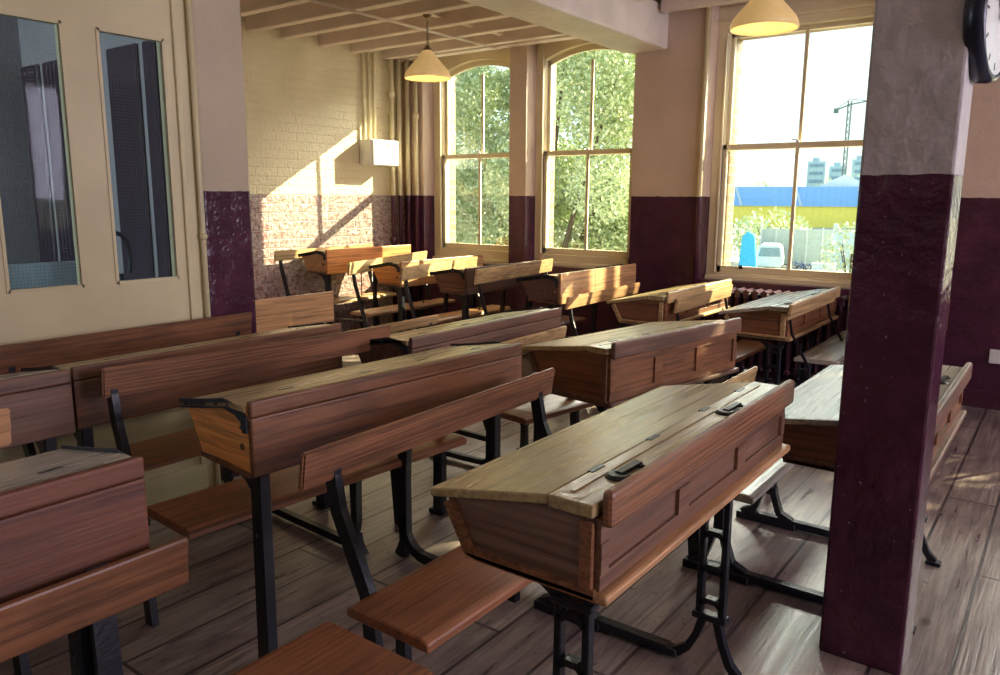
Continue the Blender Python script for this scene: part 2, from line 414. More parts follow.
tag(MB().box(2.22, WX+.3, Yb, Yb+.25, 0, 2.8).build('wall_back', M['brick_wall']), kind='structure')
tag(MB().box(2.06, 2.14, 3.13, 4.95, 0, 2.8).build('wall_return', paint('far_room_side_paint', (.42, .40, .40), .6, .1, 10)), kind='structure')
tag(MB().box(-2.4, -2.2, -4.0, 8.2, 0, 2.8).build('wall_left', M['window_wall']), kind='structure')
w = MB(); edge = -2.2
for xx in (-.9, 1.6, 4.1):  # openings made in this unseen wall to let the fill lamps in
    w.box(edge, xx-.65, -4.1, -3.85, 0, 2.8); w.box(xx-.65, xx+.65, -4.1, -3.85, 0, .9); w.box(xx-.65, xx+.65, -4.1, -3.85, 2.6, 2.8); edge = xx+.65
w.box(edge, 6.02, -4.1, -3.85, 0, 2.8)
tag(w.build('wall_front', M['window_wall']), kind='structure')

# sash windows
def sash_window(n, a, b, z0, z1, gl, gr, gb, gt, arched):
    root = empty('window_%d' % n, (5.88, (a+b)/2, z0)); tag(root, kind='structure')
    ox, oy, oz = 5.88, (a+b)/2, z0
    def B(x0, x1, y0, y1, za, zb, bev=.004): return MB().box(x0-ox, x1-ox, y0-oy, y1-oy, za-oz, zb-oz, bev)
    mid = (gl+gr)/2; zm = 1.70
    f = MB()
    f.box(0, .12, gl+.03-oy, a-oy, 0, z1-oz, .004); f.box(0, .12, b-oy, gr-.03-oy, 0, z1-oz, .004)
    f.box(-.02, .12, gr-.03-oy, gl+.03-oy, 0, gb-.05-oz, .006)
    f.box(-.05, .01, b+.01-oy, a-.01-oy, -.015, .035, .006)       # sill board
    if arched:
        n_ = 14; pts = []
        hw = (gl-gr)/2+.03; rise = .10
        for i in range(n_+1):
            t = -1+2*i/n_; pts.append((mid+hw*t-oy, gt+.03-rise*t*t-oz))
        poly = pts+[(gl+.03-oy, z1-oz), (gr-.03-oy, z1-oz)]
        # split into convex strips
        for i in range(n_):
            p, q = pts[i], pts[i+1]
            f.prism([p, q, (q[0], z1-oz), (p[0], z1-oz)], 0, .12)
    else:
        f.box(0, .12, gr-.03-oy, gl+.03-oy, gt+.03-oz, z1-oz, .004)
        f.box(-.03, .02, b-oy, a-oy, gt+.09-oz, gt+.115-oz, .003)
    # staff bead
    f.box(-.012, .02, gl+.03-oy, gl+.045-oy, gb-.05-oz, gt-oz, .003); f.box(-.012, .02, gr-.045-oy, gr-.03-oy, gb-.05-oz, gt-oz, .003)
    f.build('frame', M['white_wood'], root)
    def sash(name, x0, x1, za, zb, top):
        s = MB(); yl, yr = gl+.03-oy, gr-.03-oy
        s.box(x0, x1, gl-oy, yl, za-oz, zb-oz, .003); s.box(x0, x1, yr, gr-oy, za-oz, zb-oz, .003)
        if top:
            s.box(x0, x1, yr, yl, za-oz, za+.045-oz, .003)
            if arched:
                for i in range(n_):
                    p, q = pts[i], pts[i+1]
                    s.prism([(p[0], p[1]-.045), (q[0], q[1]-.045), q, p], x0, x1)
            else: s.box(x0, x1, yr, yl, zb-.03-oz, zb-oz, .003)
        else:
            s.box(x0, x1, yr, yl, za-oz, za+.05-oz, .003); s.box(x0, x1, yr, yl, zb-.04-oz, zb-oz, .003)
        o = s.build(name, M['white_wood'], root)
        MB().box(x0+.008, x1-.008, mid-.013-oy, mid+.013-oy, za+.02-oz, zb-.02-oz, .003).build('glazing_bar', M['white_wood'], o)
        MB().box((x0+x1)/2-.002, (x0+x1)/2+.002, gr-oy, gl-oy, za+.02-oz, zb-.02-oz-(.05 if (top and arched) else 0)).build('glass_pane', M['glass'], o)
        if arched and top:
            g = MB()
            for i in range(n_):
                p, q = pts[i], pts[i+1]; g.prism([(p[0], zb-.07-oz), (q[0], zb-.07-oz), (q[0], q[1]-.03), (p[0], p[1]-.03)], (x0+x1)/2-.002, (x0+x1)/2+.002)
            g.build('glass_pane', M['glass'], o)
    sash('upper_sash', .065, .10, zm-.02, gt+.03-(.10 if arched else 0), True)
    sash('lower_sash', .02, .055, gb-.05, zm+.022, False)
    c = MB(); c.lathe([(0, .012), (.013, .012), (.015, 0)], 12, (.03, mid-oy, zm+.022-oz)); c.bar((.03, mid-.004-oy, zm+.036-oz), (.03, mid+.045-oy, zm+.046-oz), .012, .008, (1, 0, 0))
    c.build('sash_catch', M['white'], root)
    if not arched:
        l = MB(); l.bar((0, gl-.17-oy, gb-.01-oz), (-.02, gl-.17-oy, gb+.012-oz), .03, .006); l.bar((-.005, gl-.185-oy, gb-.01-oz), (-.005, gl-.155-oy, gb-.012-oz), .01, .01, (0, 0, 1))
        l.build('sash_lift', M['iron'], root)
for i, wn in enumerate(WINS): sash_window(i+1, *wn)

# ceiling joists (run from the brick wall to the beam and on), beam, conduit
def joist(x, y0, y1, z0=2.59):
    o = MB().box(x, x+.075, y0, y1, z0, 2.80, .006).build('trim_1', M['joist']); return tag(o, kind='structure')
for x in (2.42, 2.82, 3.2, 3.56, 3.95, 4.28, 4.68, 5.05, 5.45): joist(x, 3.03, Yb+.05)
for x in (-.4, .1, .6, 1.1, 1.6, 2.1, 2.6, 3.1, 3.6, 4.1, 4.6, 5.05, 5.5): joist(x, -3.9, 2.63, 2.66)
for x in (-2.0, -1.5, -.9, -.3, .3, .9, 1.5): joist(x, 3.2, 8.0)
tag(MB().box(5.62, WX, 3.03, Yb, 2.60, 2.80, .006).build('trim_2', M['joist']), kind='structure')
nb = MB()
for x in (4.36, 4.76, 5.13): nb.box(x, x+.30, 4.0, 4.05, 2.64, 2.80)
tag(nb.build('trim_3', M['joist']), kind='structure')
tag(MB().tube([(3.2, 4.22, 2.585), (5.62, 4.22, 2.585)], .010).build('trim_4', M['joist'], smooth=True), kind='structure')
bm_ = MB().box(-2.2, WX, 2.66, 3.0, 2.43, 2.74, .02, 2)
bm_.box(-2.2, WX, 2.985, 3.03, 2.44, 2.47, .006).box(-2.2, WX, 2.985, 3.02, 2.56, 2.59, .006)
tag(bm_.build('trim_5', M['beam']), kind='structure')

# pillar in the foreground, pier at the end of the partition
o = MB().box(2.24, 2.42, .26, .48, 0, 2.8, .008, 2).build('trim_6', M['pillar']); tag(o, kind='structure')
o = MB().box(1.98, 2.225, 3.08, 3.30, 0, 2.8, .014, 2).build('trim_7', M['pier']); tag(o, kind='structure')

# glazed partition
p = MB(); panes = []; x = 1.84
while x > -2.2:
    panes.append((x-.27, x)); x -= .40
PY0, PY1 = 3.08, 3.13
p.box(-2.2, 1.98, PY0, PY1, 0, .97); p.box(-2.2, 1.98, PY0, PY1, 1.935, 2.8)
prev = 1.98
for (a, b) in panes:
    p.box(b, prev, PY0, PY1, .97, 1.935); prev = a
p.box(-2.2, prev, PY0, PY1, .97, 1.935)
part = p.build('wall_partition', M['partition']); tag(part, kind='structure')
t = MB()
for (a, b) in panes:                                   # beads round the panes
    for (x0, x1, z0, z1) in ((a-.004, a+.008, .962, 1.943), (b-.008, b+.004, .962, 1.943), (a, b, .962, .974), (a, b, 1.931, 1.943)):
        t.box(x0, x1, PY0-.005, PY0+.01, z0, z1)
t.box(-2.2, 1.88, PY0-.012, PY0, .40, .415, .003); t.box(-2.2, 1.90, PY0-.02, PY0, 0, .12, .004)
t.box(1.88, 1.90, PY0-.012, PY0, 0, 2.6, .003)
tag(t.build('trim_8', M['partition']), kind='structure')
g = MB()
for (a, b) in panes: g.box(a, b, 3.104, 3.106, .97, 1.935)
tag(g.build('window_6', M['wired']), kind='structure')
tag(MB().tube([(1.955, 3.066, 0), (1.955, 3.066, 2.66)], .012).lathe([(.0, -.018), (.014, -.014), (.019, 0), (.014, .014), (0, .018)], 12, (1.955, 3.062, 1.14)).build('trim_9', M['partition'], smooth=True), kind='structure')

tag(MB().box(2.14, 2.22, 3.30, 8.2, 0, 2.8).build('wall_side', M['pier']), kind='structure')
# room beyond the partition
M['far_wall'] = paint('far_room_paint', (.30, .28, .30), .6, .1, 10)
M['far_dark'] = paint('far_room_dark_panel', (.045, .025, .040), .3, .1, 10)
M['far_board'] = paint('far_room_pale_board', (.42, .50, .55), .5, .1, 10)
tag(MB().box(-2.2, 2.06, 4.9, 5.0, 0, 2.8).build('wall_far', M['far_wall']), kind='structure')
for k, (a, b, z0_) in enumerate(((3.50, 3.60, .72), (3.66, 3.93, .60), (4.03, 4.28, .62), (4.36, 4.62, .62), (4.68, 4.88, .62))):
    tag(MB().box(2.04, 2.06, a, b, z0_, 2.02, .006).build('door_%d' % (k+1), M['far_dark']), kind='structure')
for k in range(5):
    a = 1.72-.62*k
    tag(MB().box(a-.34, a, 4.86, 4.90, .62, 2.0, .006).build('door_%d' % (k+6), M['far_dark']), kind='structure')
o = MB().box(.2, 2.0, 4.15, 4.18, .62, .98, .005); o.box(.25, .30, 4.14, 4.2, 0, .62); o.box(1.9, 1.95, 4.14, 4.2, 0, .62)
tag(o.build('low_screen', M['far_board']), 'pale blue low screen seen through the wired glass partition', 'screen')
c = MB(); c.tube([(2.02+.06*math.cos(a), 3.62, 1.02+.12*math.sin(a)) for a in [i*PI/10 for i in range(-2, 13)]], .011, 8)
c.tube([(1.965, 3.62, .97), (1.965, 3.62, 0)], .011, 8); c.tube([(2.03, 3.62, .95), (2.03, 3.62, 0)], .011, 8); c.box(1.93, 2.05, 3.55, 3.7, .5, .53, .005)
c2 = c.build('metal_stand', M['iron'], smooth=False); c2.location.x = -.16; tag(c2, 'black hooped metal stand behind the right pane of the partition', 'stand')

# ---------------------------------------------------------------- school desks
def bolt(mb, x, y, z, r=.007, ax='x', s=-1):
    mb.lathe([(0, s*.005), (r*.7, s*.004), (r, 0)], 10, (x, y, z), ax)

def desk(name_label, x0, x1, yb, zt, ang=0, style='A', mats=None, bench=None, back=None, legs=None, group='school desks in rows', inner=None, dk=1.0, hk=1.0, Wb=None, detail=True, front='board', posts=None, pw=1.0):
    """one fixed desk with its bench: box with sloping lid on iron legs, bench and back rail behind it"""
    L = math.hypot(x1-x0, 0) / max(.5, math.cos(ang)); m = dict(front=M['red_wood'], end=M['red_end'], lid=M['lid'], bench=M['bench'], back=M['red_wood'], rail=M['red_worn'])
    if mats: m.update(mats)
    root = empty('school_desk', (x0, yb, 0), ang); tag(root, name_label, 'desk', group)
    z = zt
    if Wb:
        (pa, pb, hh_) = Wb; ca, sa = math.cos(-ang), math.sin(-ang)
        def tl(p): dx, dy = p[0]-x0, p[1]-yb; return (dx*ca-dy*sa, dx*sa+dy*ca, p[2])
        back = (tl(pa), tl(pb), hh_)
    if style == 'A':
        zb = z-.204*hk; e = .02
        prof = [(.008, zb+.012), (.29*dk, zb+.012), (.35*dk, z-.105), (.35*dk, z-.088), (.10, z-.034), (.008, z-.034)]
        for xa in (0.0, L-e):
            o = MB().prism(prof, xa, xa+e).build('end_panel', m['end'], root)
            s = -1 if xa == 0 else 1; xe = xa if xa == 0 else xa+e
            q = MB(); q.strip([(.345*dk, z-.10), (.292*dk, zb+.01), (.25*dk, zb+.006), (.0, zb+.006)], .022, min(xe, xe+s*.012), max(xe, xe+s*.012)); q.box(min(xe, xe+s*.010), max(xe, xe+s*.010), .006, .034, zb+.01, z-.06, .002)
            q.build('edge_moulding', m['rail'], o)
        fp = MB().box(.001, L-.001, .0005, .016, zb+.013, z-.053)
        k = [0, L*.34, L*.67, L]
        for xa in k:
            a, b = max(0, xa-.028), min(L, xa+.028); fp.box(a, b, -.0085, .004, zb+.0445, z-.0995)
        fp.box(-.001, L+.001, -.007, .004, z-.10, z-.052, .001); fp.box(-.001, L+.001, -.007, .004, zb+.012, zb+.045, .001)
        fp.build('front_panel', m['front'], root)
        bb = MB().box(-.012, L+.012, -.028, .30*dk, zb-.008, zb+.012, .006, 2); bb.build('bottom_board', m.get('base', m['rail']), root)
        ld = MB().prism([(.098, z-.024), (.098, z-.044), (.385*dk, z-.098), (.388*dk, z-.080)], -.018, L+.018, bev=.003)
        lid = ld.build('lid', m['lid'], root)
        for xa in (L*.12, L*.36, L*.64, L*.88): MB().box(xa, xa+.05, .086, .100, z-.026, z-.0215, .001).build('hinge', M['iron'], lid)
        led = MB().box(-.018, L+.018, .002, .096, z-.048, z-.023, .002); led.box(0.02, L-.02, .062, .070, z-.024, z-.0205); led.build('pen_ledge', m['lid'], root)
        rr = MB().box(-.004, L+.004, -.030, -.006, z-.066, z+.004, .009, 2); r2 = rr.build('raised_rail', m['rail'], root)
        for xa in (L*.13, L*.66):
            ik = MB(); ik.lathe([(0, .007), (.020, .007), (.027, .002), (.027, 0)], 18, (xa, .036, z-.023)); ik.bar((xa, .036, z-.017), (xa+.070, .028, z-.012), .016, .008)
            ik.lathe([(0, .006), (.013, .005), (.014, 0)], 12, (xa+.066, .028, z-.018))
            ik.build('inkwell_cover', M['iron'], root)
        zleg = zb-.008
    else:
        zb = z-.195; e = .022
        prof = [(.0, zb), (.235, zb+.012), (.305, z-.065), (.30, z-.052), (.07, z-.016), (.0, z-.014)]
        for xa in (0.0, L-e):
            o = MB().prism(prof, xa, xa+e).build('end_panel', m['end'], root)
            s = -1 if xa == 0 else 1; xe = xa if xa == 0 else xa+e
            q = MB(); q.strip([(.338, z-.062), (.20, z-.040), (.11, z-.022), (.045, z-.030), (.012, z-.05), (.010, z-.085)], [.026, .026, .026, .030, .030, .020], min(xe, xe+s*.006), max(xe, xe+s*.006))
            for (yy, zz) in ((.30, z-.057), (.14, z-.03), (.02, z-.07)): bolt(q, xe+s*.006, yy, zz, .006, 'x', s)
            q.build('iron_strap', M['strap'], o)
            q = MB(); bolt(q, xe, .03, zb+.07, .011, 'x', s); q.build('bolt', M['brass'], o)
            MB().strip([(.24, zb+.006), (.0, zb-.002)], .014, min(xe, xe+s*.004), max(xe, xe+s*.004)).build('bottom_edge', m['rail'], o)
        fp = MB()
        if front == 'board':
            fp.box(0, L, -.018, .004, z-.042, z, .005, 2); fp.box(0, L, -.0175, .004, zb-.006, z-.0435, .005, 2)
        elif front == 'plain': fp.box(0, L, -.018, .004, zb-.006, z, .004, 2)
        else:
            for k_ in range(3): fp.box(L*(0, .42, .83)[k_], L*(.42, .83, 1)[k_], -.018, .004, zb-.006, z, .002)
        fp.build('front_panel', m['front'], root)
        MB().box(0, L, .004, .235, zb, zb+.012).build('bottom_board', m['rail'], root)
        lid = MB().prism([(.085, z-.014), (.085, z-.030), (.34, z-.074), (.345, z-.058)], -.006, L+.006, bev=.003).build('lid', m['lid'], root)
        if detail:
            for xa in (L*.14, L*.4, L*.62, L*.86): MB().box(xa, xa+.045, .079, .092, z-.0165, z-.0125, .001).build('hinge', M['iron'], lid)
        lg = MB().box(-.006, L+.006, .005, .083, z-.030, z-.013, .002); lg.box(.05, L-.05, .042, .048, z-.014, z-.0115)
        lg.build('pen_ledge', m['lid'], root)
        zleg = zb
    # ---- bench
    by0, by1, bz = bench if bench else (.375, .63, z-.42)
    bx0, bx1 = -.035, L+.03
    bn = MB().prism([(by0, bz-.030), (by1, bz-.030), (by1, bz-.008), (by1-.02, bz), (by0+.02, bz), (by0, bz-.008)], bx0, bx1, bev=.004)
    bn.build('bench_seat', m['bench'], root)
    # ---- back rail: list of two ends in local coordinates
    if back:
        (xa, ya, za), (xc, yc, zc), hh = back
        d = Vector((xc-xa, yc-ya, zc-za)); V = []
        th = .018; nrm = Vector((-d.y, d.x, 0)).normalized()
        b = MB()
        for px_, zz_ in ((0, 0), (1, 0)):
            P0 = Vector((xa, ya, za))+d*px_
            V.append([P0, P0+nrm*th, P0+nrm*(th+.015)-Vector((0, 0, hh)), P0+nrm*.015-Vector((0, 0, hh))])
        A = [b._v(v) for v in V[0]]; Bv = [b._v(v) for v in V[1]]
        b.bm.faces.new(A[::-1]); b.bm.faces.new(Bv)
        for i in range(4): b.bm.faces.new((A[i], A[(i+1) % 4], Bv[(i+1) % 4], Bv[i]))
        bmesh.ops.recalc_face_normals(b.bm, faces=b.bm.faces[:])
        bmesh.ops.bevel(b.bm, geom=b.bm.edges[:], offset=.005, segments=2, affect='EDGES')
        b.build('back_rail', m['back'], root)
        for t_ in (posts or (.06, .93)):
            P0 = Vector((xa, ya, za))+d*t_
            q = MB(); q.strip([(P0.y+.028, P0.z-.012), (P0.y+.030, P0.z-hh*.9), (P0.y+.012, P0.z-hh-.08), (P0.y-.085, bz-.02), (P0.y-.12, 0.0)], [k_*pw for k_ in (.034, .038, .040, .042, .046)], P0.x-.011*pw, P0.x+.011*pw); q.strip([(P0.y-.08, bz-.035), (by1-.04, bz-.045)], .022*pw, P0.x-.009, P0.x+.009)
            q.build('back_post', M['iron'], root)
    # ---- iron legs
    lx = legs if legs else ((.05, .68*L) if style == 'A' else (.035, L-.1))
    for xl in lx:
        if style == 'A':
            q = MB(); a, b = xl-.011, xl+.011; y0, y1 = .045, .105
            q.prism([(y0-.012, .165), (y0+.008, .165), (y0+.006, zleg-.05), (y0-.010, zleg-.05)], a, b, bev=.002)
            q.prism([(y1-.008, .165), (y1+.012, .165), (y1+.010, zleg-.05), (y1-.006, zleg-.05)], a, b, bev=.002)
            nr = 4
            for k_ in range(nr):
                zz = .20+(zleg-.29)*k_/(nr-1)
                q.strip([(y0, zz), (.062, zz+.013), (.088, zz+.013), (y1, zz)], .016, a, b)
            q.box(a-.006, b+.006, y0-.02, y1+.02, .155, .175, .003)
            q.box(a-.006, b+.006, y0-.018, y1+.018, zleg-.055, zleg-.04, .003)
            q.strip([(y0, zleg-.045), (y0-.02, zleg-.02), (y0-.045, zleg)], .018, a, b); q.strip([(y1, zleg-.045), (y1+.05, zleg-.015), (y1+.13, zleg)], [.02, .018, .012], a, b)
            q.box(a-.01, b+.01, y0-.03, y1+.10, zleg-.008, zleg)
            q.strip([(y0+.01, .16), (y0-.005, .10), (y0-.03, .04), (y0-.055, .012)], [.022, .02, .022, .026], a, b)
            q.strip([(y1-.01, .16), (y1+.008, .10), (y1+.03, .055), (y1+.065, .026)], [.022, .02, .022, .03], a, b)
            q.box(a-.008, b+.008, y0-.08, y0-.03, 0, .014, .003)
            q.build('leg', M['iron'], root)
            r_ = MB(); r_.box(a-.008, b+.008, y1+.06, by1-.0, 0.008, .034, .004); r_.box(xl-.016, xl+.016, y1+.09, by1, .034, .038)
            r_.build('floor_rail', M['iron'], root)
            s_ = MB(); yc_ = by1-.10
            s_.strip([(yc_-.10, .03), (yc_-.05, .055), (yc_-.025, .13), (yc_-.02, .15)], .024, a-.006, b+.006)
            s_.strip([(yc_+.10, .03), (yc_+.05, .055), (yc_+.025, .13), (yc_+.02, .15)], .024, a-.006, b+.006)
            s_.box(a-.008, b+.008, yc_-.035, yc_+.035, .14, .16, .003); s_.box(a-.012, b+.012, yc_-.12, yc_+.12, 0, .03, .003)
            s_.strip([(yc_, .155), (yc_, bz-.09), (yc_-.02, bz-.05), (yc_-.09, bz-.03)], [.035, .03, .03, .018], a, b)
            s_.strip([(yc_, bz-.09), (yc_+.02, bz-.05), (yc_+.07, bz-.03)], [.03, .03, .018], a, b)
            s_.build('seat_support', M['iron'], root)
        else:
            q = MB(); a, b = xl-.018, xl+.018
            q.prism([(.0, 0.0), (.052, 0.0), (.042, zleg), (-.002, zleg)], a, b, bev=.004)
            q.box(a-.006, b+.006, -.012, .07, 0, .02, .004)
            q.strip([(.04, zleg-.06), (.09, zleg-.02), (.16, zleg)], [.03, .022, .012], xl-.008, xl+.008)
            bolt(q, xl-.018, .02, zleg-.18, .006, 'x', -1)
            q.build('leg', M['iron'], root)
    if style == 'B':
        if inner == 'split':
            xl = .79; a, b = xl-.014, xl+.014
            MB().strip([(.16, zleg), (.27, zleg-.06), (.285, .30), (.285, .13)]+[(.185+.10*math.cos(math.radians(t)), .13-.102*math.sin(math.radians(t))) for t in (20, 40, 60, 80, 90)]+[(-.25, .028)], [.03, .045, .045, .045]+[.036]*5+[.028], a, b).build('floor_rail', M['iron'], root)
            MB().strip([(.285, .16), (.285, .06), (.305, .0)], [.04, .035, .05], a, b).build('foot', M['iron'], root)
            xl = .69; a, b = xl-.013, xl+.013
            MB().strip([(.42, bz-.03), (.44, bz-.09), (.44, .13)]+[(.535-.095*math.cos(math.radians(t)), .13-.102*math.sin(math.radians(t))) for t in (20, 40, 60, 80, 90)]+[(1.02, .028)], [.05, .04, .034]+[.03]*5+[.028], a, b).build('seat_support', M['iron'], root)
            MB().strip([(.44, .08), (.43, .04), (.41, 0)], [.03, .03, .05], a, b).build('foot', M['iron'], root)
        for xl in (() if inner == 'split' else inner if inner else (L*.70,)):
            a, b = xl-.013, xl+.013; yc_ = by1-.06
            r_ = MB(); r_.strip([(.16, .33), (.165, .12)]+arc(.235, .10, .07, 180, 270, 6)+[(.32, .028), (yc_-.10, .028)]+arc(yc_-.10, .10, .072, 270, 350, 6)+[(yc_-.02, bz-.10)], .026, a, b)
            r_.build('floor_rail', M['iron'], root)
            s_ = MB(); s_.strip([(yc_-.02, bz-.12), (yc_-.03, bz-.06), (yc_-.12, bz-.03)], [.03, .028, .016], a, b); s_.strip([(yc_-.02, bz-.12), (yc_, bz-.06), (yc_+.05, bz-.03)], [.03, .028, .016], a, b)
            s_.build('seat_support', M['iron'], root)
            MB().strip([(.16, .31), (.15, zleg-.05), (.10, zleg)], [.03, .03, .02], a, b).build('leg', M['iron'], root)
            MB().box(a-.004, b+.004, .15, .185, 0, .03, .006).build('foot', M['iron'], root); MB().box(a-.004, b+.004, yc_-.05, yc_-.01, 0, .03, .006).build('foot', M['iron'], root)
            d_ = MB(); d_.tube([(xl-.02, yc_-.05, bz-.04), (xl-.12, .20, zleg)], .005, 6); d_.build('brace_rod', M['iron'], root)
    return root

g_near = 'desks of the near rows'; g_far = 'desks of the far rows by the windows'
# near column, front to back
desk('panelled desk with raised edge rail and two inkwell covers, nearest the camera', 1.15, 2.23, .63, .803, 0, 'A',
     dict(end=M['worn_end'], front=M['red_worn'], lid=M['lid'], bench=M['bench'], rail=M['wavy'], back=M['wavy'], base=M['pale']), bench=(.38, .635, .384),  # paler base wood stands in for light along the bottom board
     back=((-.06, .73, .735), (1.03, .745, .745), .095), legs=(.05, .80), posts=(.10, .93), group=g_near)
desk('desk with bright orange end panel and iron edge strap, directly behind the nearest panelled desk', 1.14, 2.23, 1.64, .803, math.radians(-3.8), 'B',
     dict(end=M['orange_end'], front=M['red_wood'], lid=M['lid'], back=M['wavy'], rail=M['red_wood']), bench=(.28, .56, .384),
     back=((-.075, .66, .80), (1.05, .63, .80), .095), legs=(.04, .98), inner='split', posts=(.03, .93), group=g_near)
desk('long red-brown desk third back, behind the wavy-grained back rail', 1.085, 2.18, 2.46, .79, 0, 'B',
     dict(lid=M['lid'], back=M['red_wood']), bench=(.10, .38, .38), back=((-.035, .492, .798), (1.03, .50, .798), .11), inner=(.72,), group=g_near)
desk('dark red desk at the left edge, end to end with the long red-brown desk', .02, 1.07, 2.44, .79, 0, 'B',
     dict(front=M['red_worn'], lid=M['lid_grey']), bench=(.10, .38, .38), back=((-.05, .50, .798), (1.04, .51, .798), .11), legs=(.3, .98), inner=(.5,), group=g_near)
desk('dark worn desk at the lower left with pale scratches along its top edge', -.33, .75, 1.44, .81, 0, 'B',
     dict(front=M['red_deep'], lid=M['lid_grey'], rail=M['red_worn'], back=M['pale']), bench=(.36, .62, .37), back=((0, .67, .785), (1.11, .67, .785), .10), legs=(.1, .95), inner=(.5,), group=g_near)
# middle column
desk('low desk half hidden behind the pillar, pale light on its lid', 2.47, 3.46, .30, .69, 0, 'A',
     dict(lid=M['lid_grey'], end=M['red_end'], bench=M['lid_grey'], back=M['golden']), bench=(.46, .70, .35), back=((.0, .80, .565), (1.0, .80, .565), .08), dk=1.28, legs=(.05, .60), group=g_near)  # pale grey of lid and bench stands in for window light on them
desk('panelled desk set at a slant between the nearest desk and the windows', 2.66, 3.62, 1.43, .754, math.radians(-9.5), 'A',
     dict(end=M['red_end'], back=M['golden'], lid=M['lid']), bench=(.42, .66, .36), Wb=((2.42, 1.93, .70), (3.19, 1.95, .70), .09), dk=1.24, hk=1.25, legs=(.1, .8), group=g_near)
desk('mid-room desk with a rough dark front board, behind the slanted panelled desk', 2.13, 3.2, 2.01, .784, 0, 'B',
     dict(front=M['red_worn'], end=M['dark_wood'], lid=M['lid'], back=M['golden'], rail=M['dark_wood']), bench=(.40, .64, .37), back=((.3, .82, .66), (1.14, .84, .66), .055), legs=(.20, .95), group=g_near)
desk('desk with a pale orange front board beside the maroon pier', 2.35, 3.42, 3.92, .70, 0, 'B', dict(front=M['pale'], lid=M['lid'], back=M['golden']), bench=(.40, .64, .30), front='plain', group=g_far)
# far column under the windows
desk('low desk behind the pillar whose grey bench shows to the left of it', 4.42, 5.45, .60, .72, 0, 'B',
     dict(back=M['golden'], bench=M['lid_grey']), bench=(.36, .60, .45), back=((-.25, .565, .765), (.72, .57, .765), .085), pw=.35, posts=(.07, .9), group=g_far)
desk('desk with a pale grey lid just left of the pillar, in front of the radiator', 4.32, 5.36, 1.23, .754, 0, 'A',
     dict(lid=M['lid_grey'], rail=M['golden'], back=M['golden']), bench=(.40, .62, .33), back=((.05, .665, .715), (1.0, .67, .725), .09), pw=.45, group=g_far)  # pale grey lid colour stands in for sky reflected on it
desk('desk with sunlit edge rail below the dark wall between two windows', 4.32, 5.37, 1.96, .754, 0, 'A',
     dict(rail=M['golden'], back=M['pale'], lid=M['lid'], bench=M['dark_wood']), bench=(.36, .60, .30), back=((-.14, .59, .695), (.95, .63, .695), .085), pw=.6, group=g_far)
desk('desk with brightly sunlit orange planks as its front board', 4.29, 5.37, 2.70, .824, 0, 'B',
     dict(front=M['pale'], end=M['dark_wood'], back=M['golden'], lid=M['lid']), bench=(.42, .66, .36), back=((.0, .68, .812), (1.22, .82, .812), .11), front='planks', pw=.6, group=g_far)  # dark end wood puts the end panel's shade into its colour
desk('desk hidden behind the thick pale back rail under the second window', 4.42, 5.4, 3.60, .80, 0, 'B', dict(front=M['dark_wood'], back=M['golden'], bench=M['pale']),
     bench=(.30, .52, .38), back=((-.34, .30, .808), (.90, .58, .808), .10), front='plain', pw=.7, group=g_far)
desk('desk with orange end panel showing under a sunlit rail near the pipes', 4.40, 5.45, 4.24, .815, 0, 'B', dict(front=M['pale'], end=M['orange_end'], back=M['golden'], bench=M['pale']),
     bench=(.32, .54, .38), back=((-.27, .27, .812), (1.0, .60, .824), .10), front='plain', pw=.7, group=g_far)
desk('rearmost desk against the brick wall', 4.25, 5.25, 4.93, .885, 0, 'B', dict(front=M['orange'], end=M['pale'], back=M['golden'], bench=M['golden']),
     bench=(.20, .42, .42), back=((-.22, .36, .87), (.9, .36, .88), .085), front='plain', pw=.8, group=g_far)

# free-standing bench at the lower left, level with the nearest desk
root = empty('bench', (.0, .93, 0)); tag(root, 'red-brown bench with back rail in the lower left corner of the photo', 'bench')
MB().prism([(0, .350), (.33, .350), (.33, .376), (.31, .384), (.02, .384), (0, .376)], -.9, 1.05, bev=.005).build('bench_seat', M['bench'], root)
MB().prism([(.435, .64), (.453, .64), (.465, .535), (.447, .535)], -.9, .80, bev=.006, seg=2).build('back_rail', M['red_wood'], root)
for xa in (-.6, .44, .635):
    q = MB(); wd = .045 if xa != .44 else .03
    q.strip([(.475, .63), (.472, .52), (.465, .36), (.46, .20), (.455, .0)], [.014, .014, .014, .014, .016], xa-wd/2, xa+wd/2); q.strip([(.45, .35), (.30, .345)], .02, xa-.01, xa+.01)
    q.build('back_post', M['iron'], root)
for xa in (-.6, .9):
    q = MB(); q.strip([(.05, 0), (.09, .12), (.12, .35)], [.03, .03, .04], xa-.012, xa+.012); q.strip([(.30, 0), (.26, .12), (.22, .35)], [.03, .03, .04], xa-.012, xa+.012); q.box(xa-.012, xa+.012, .07, .28, .1, .125)
    q.build('leg', M['iron'], root)

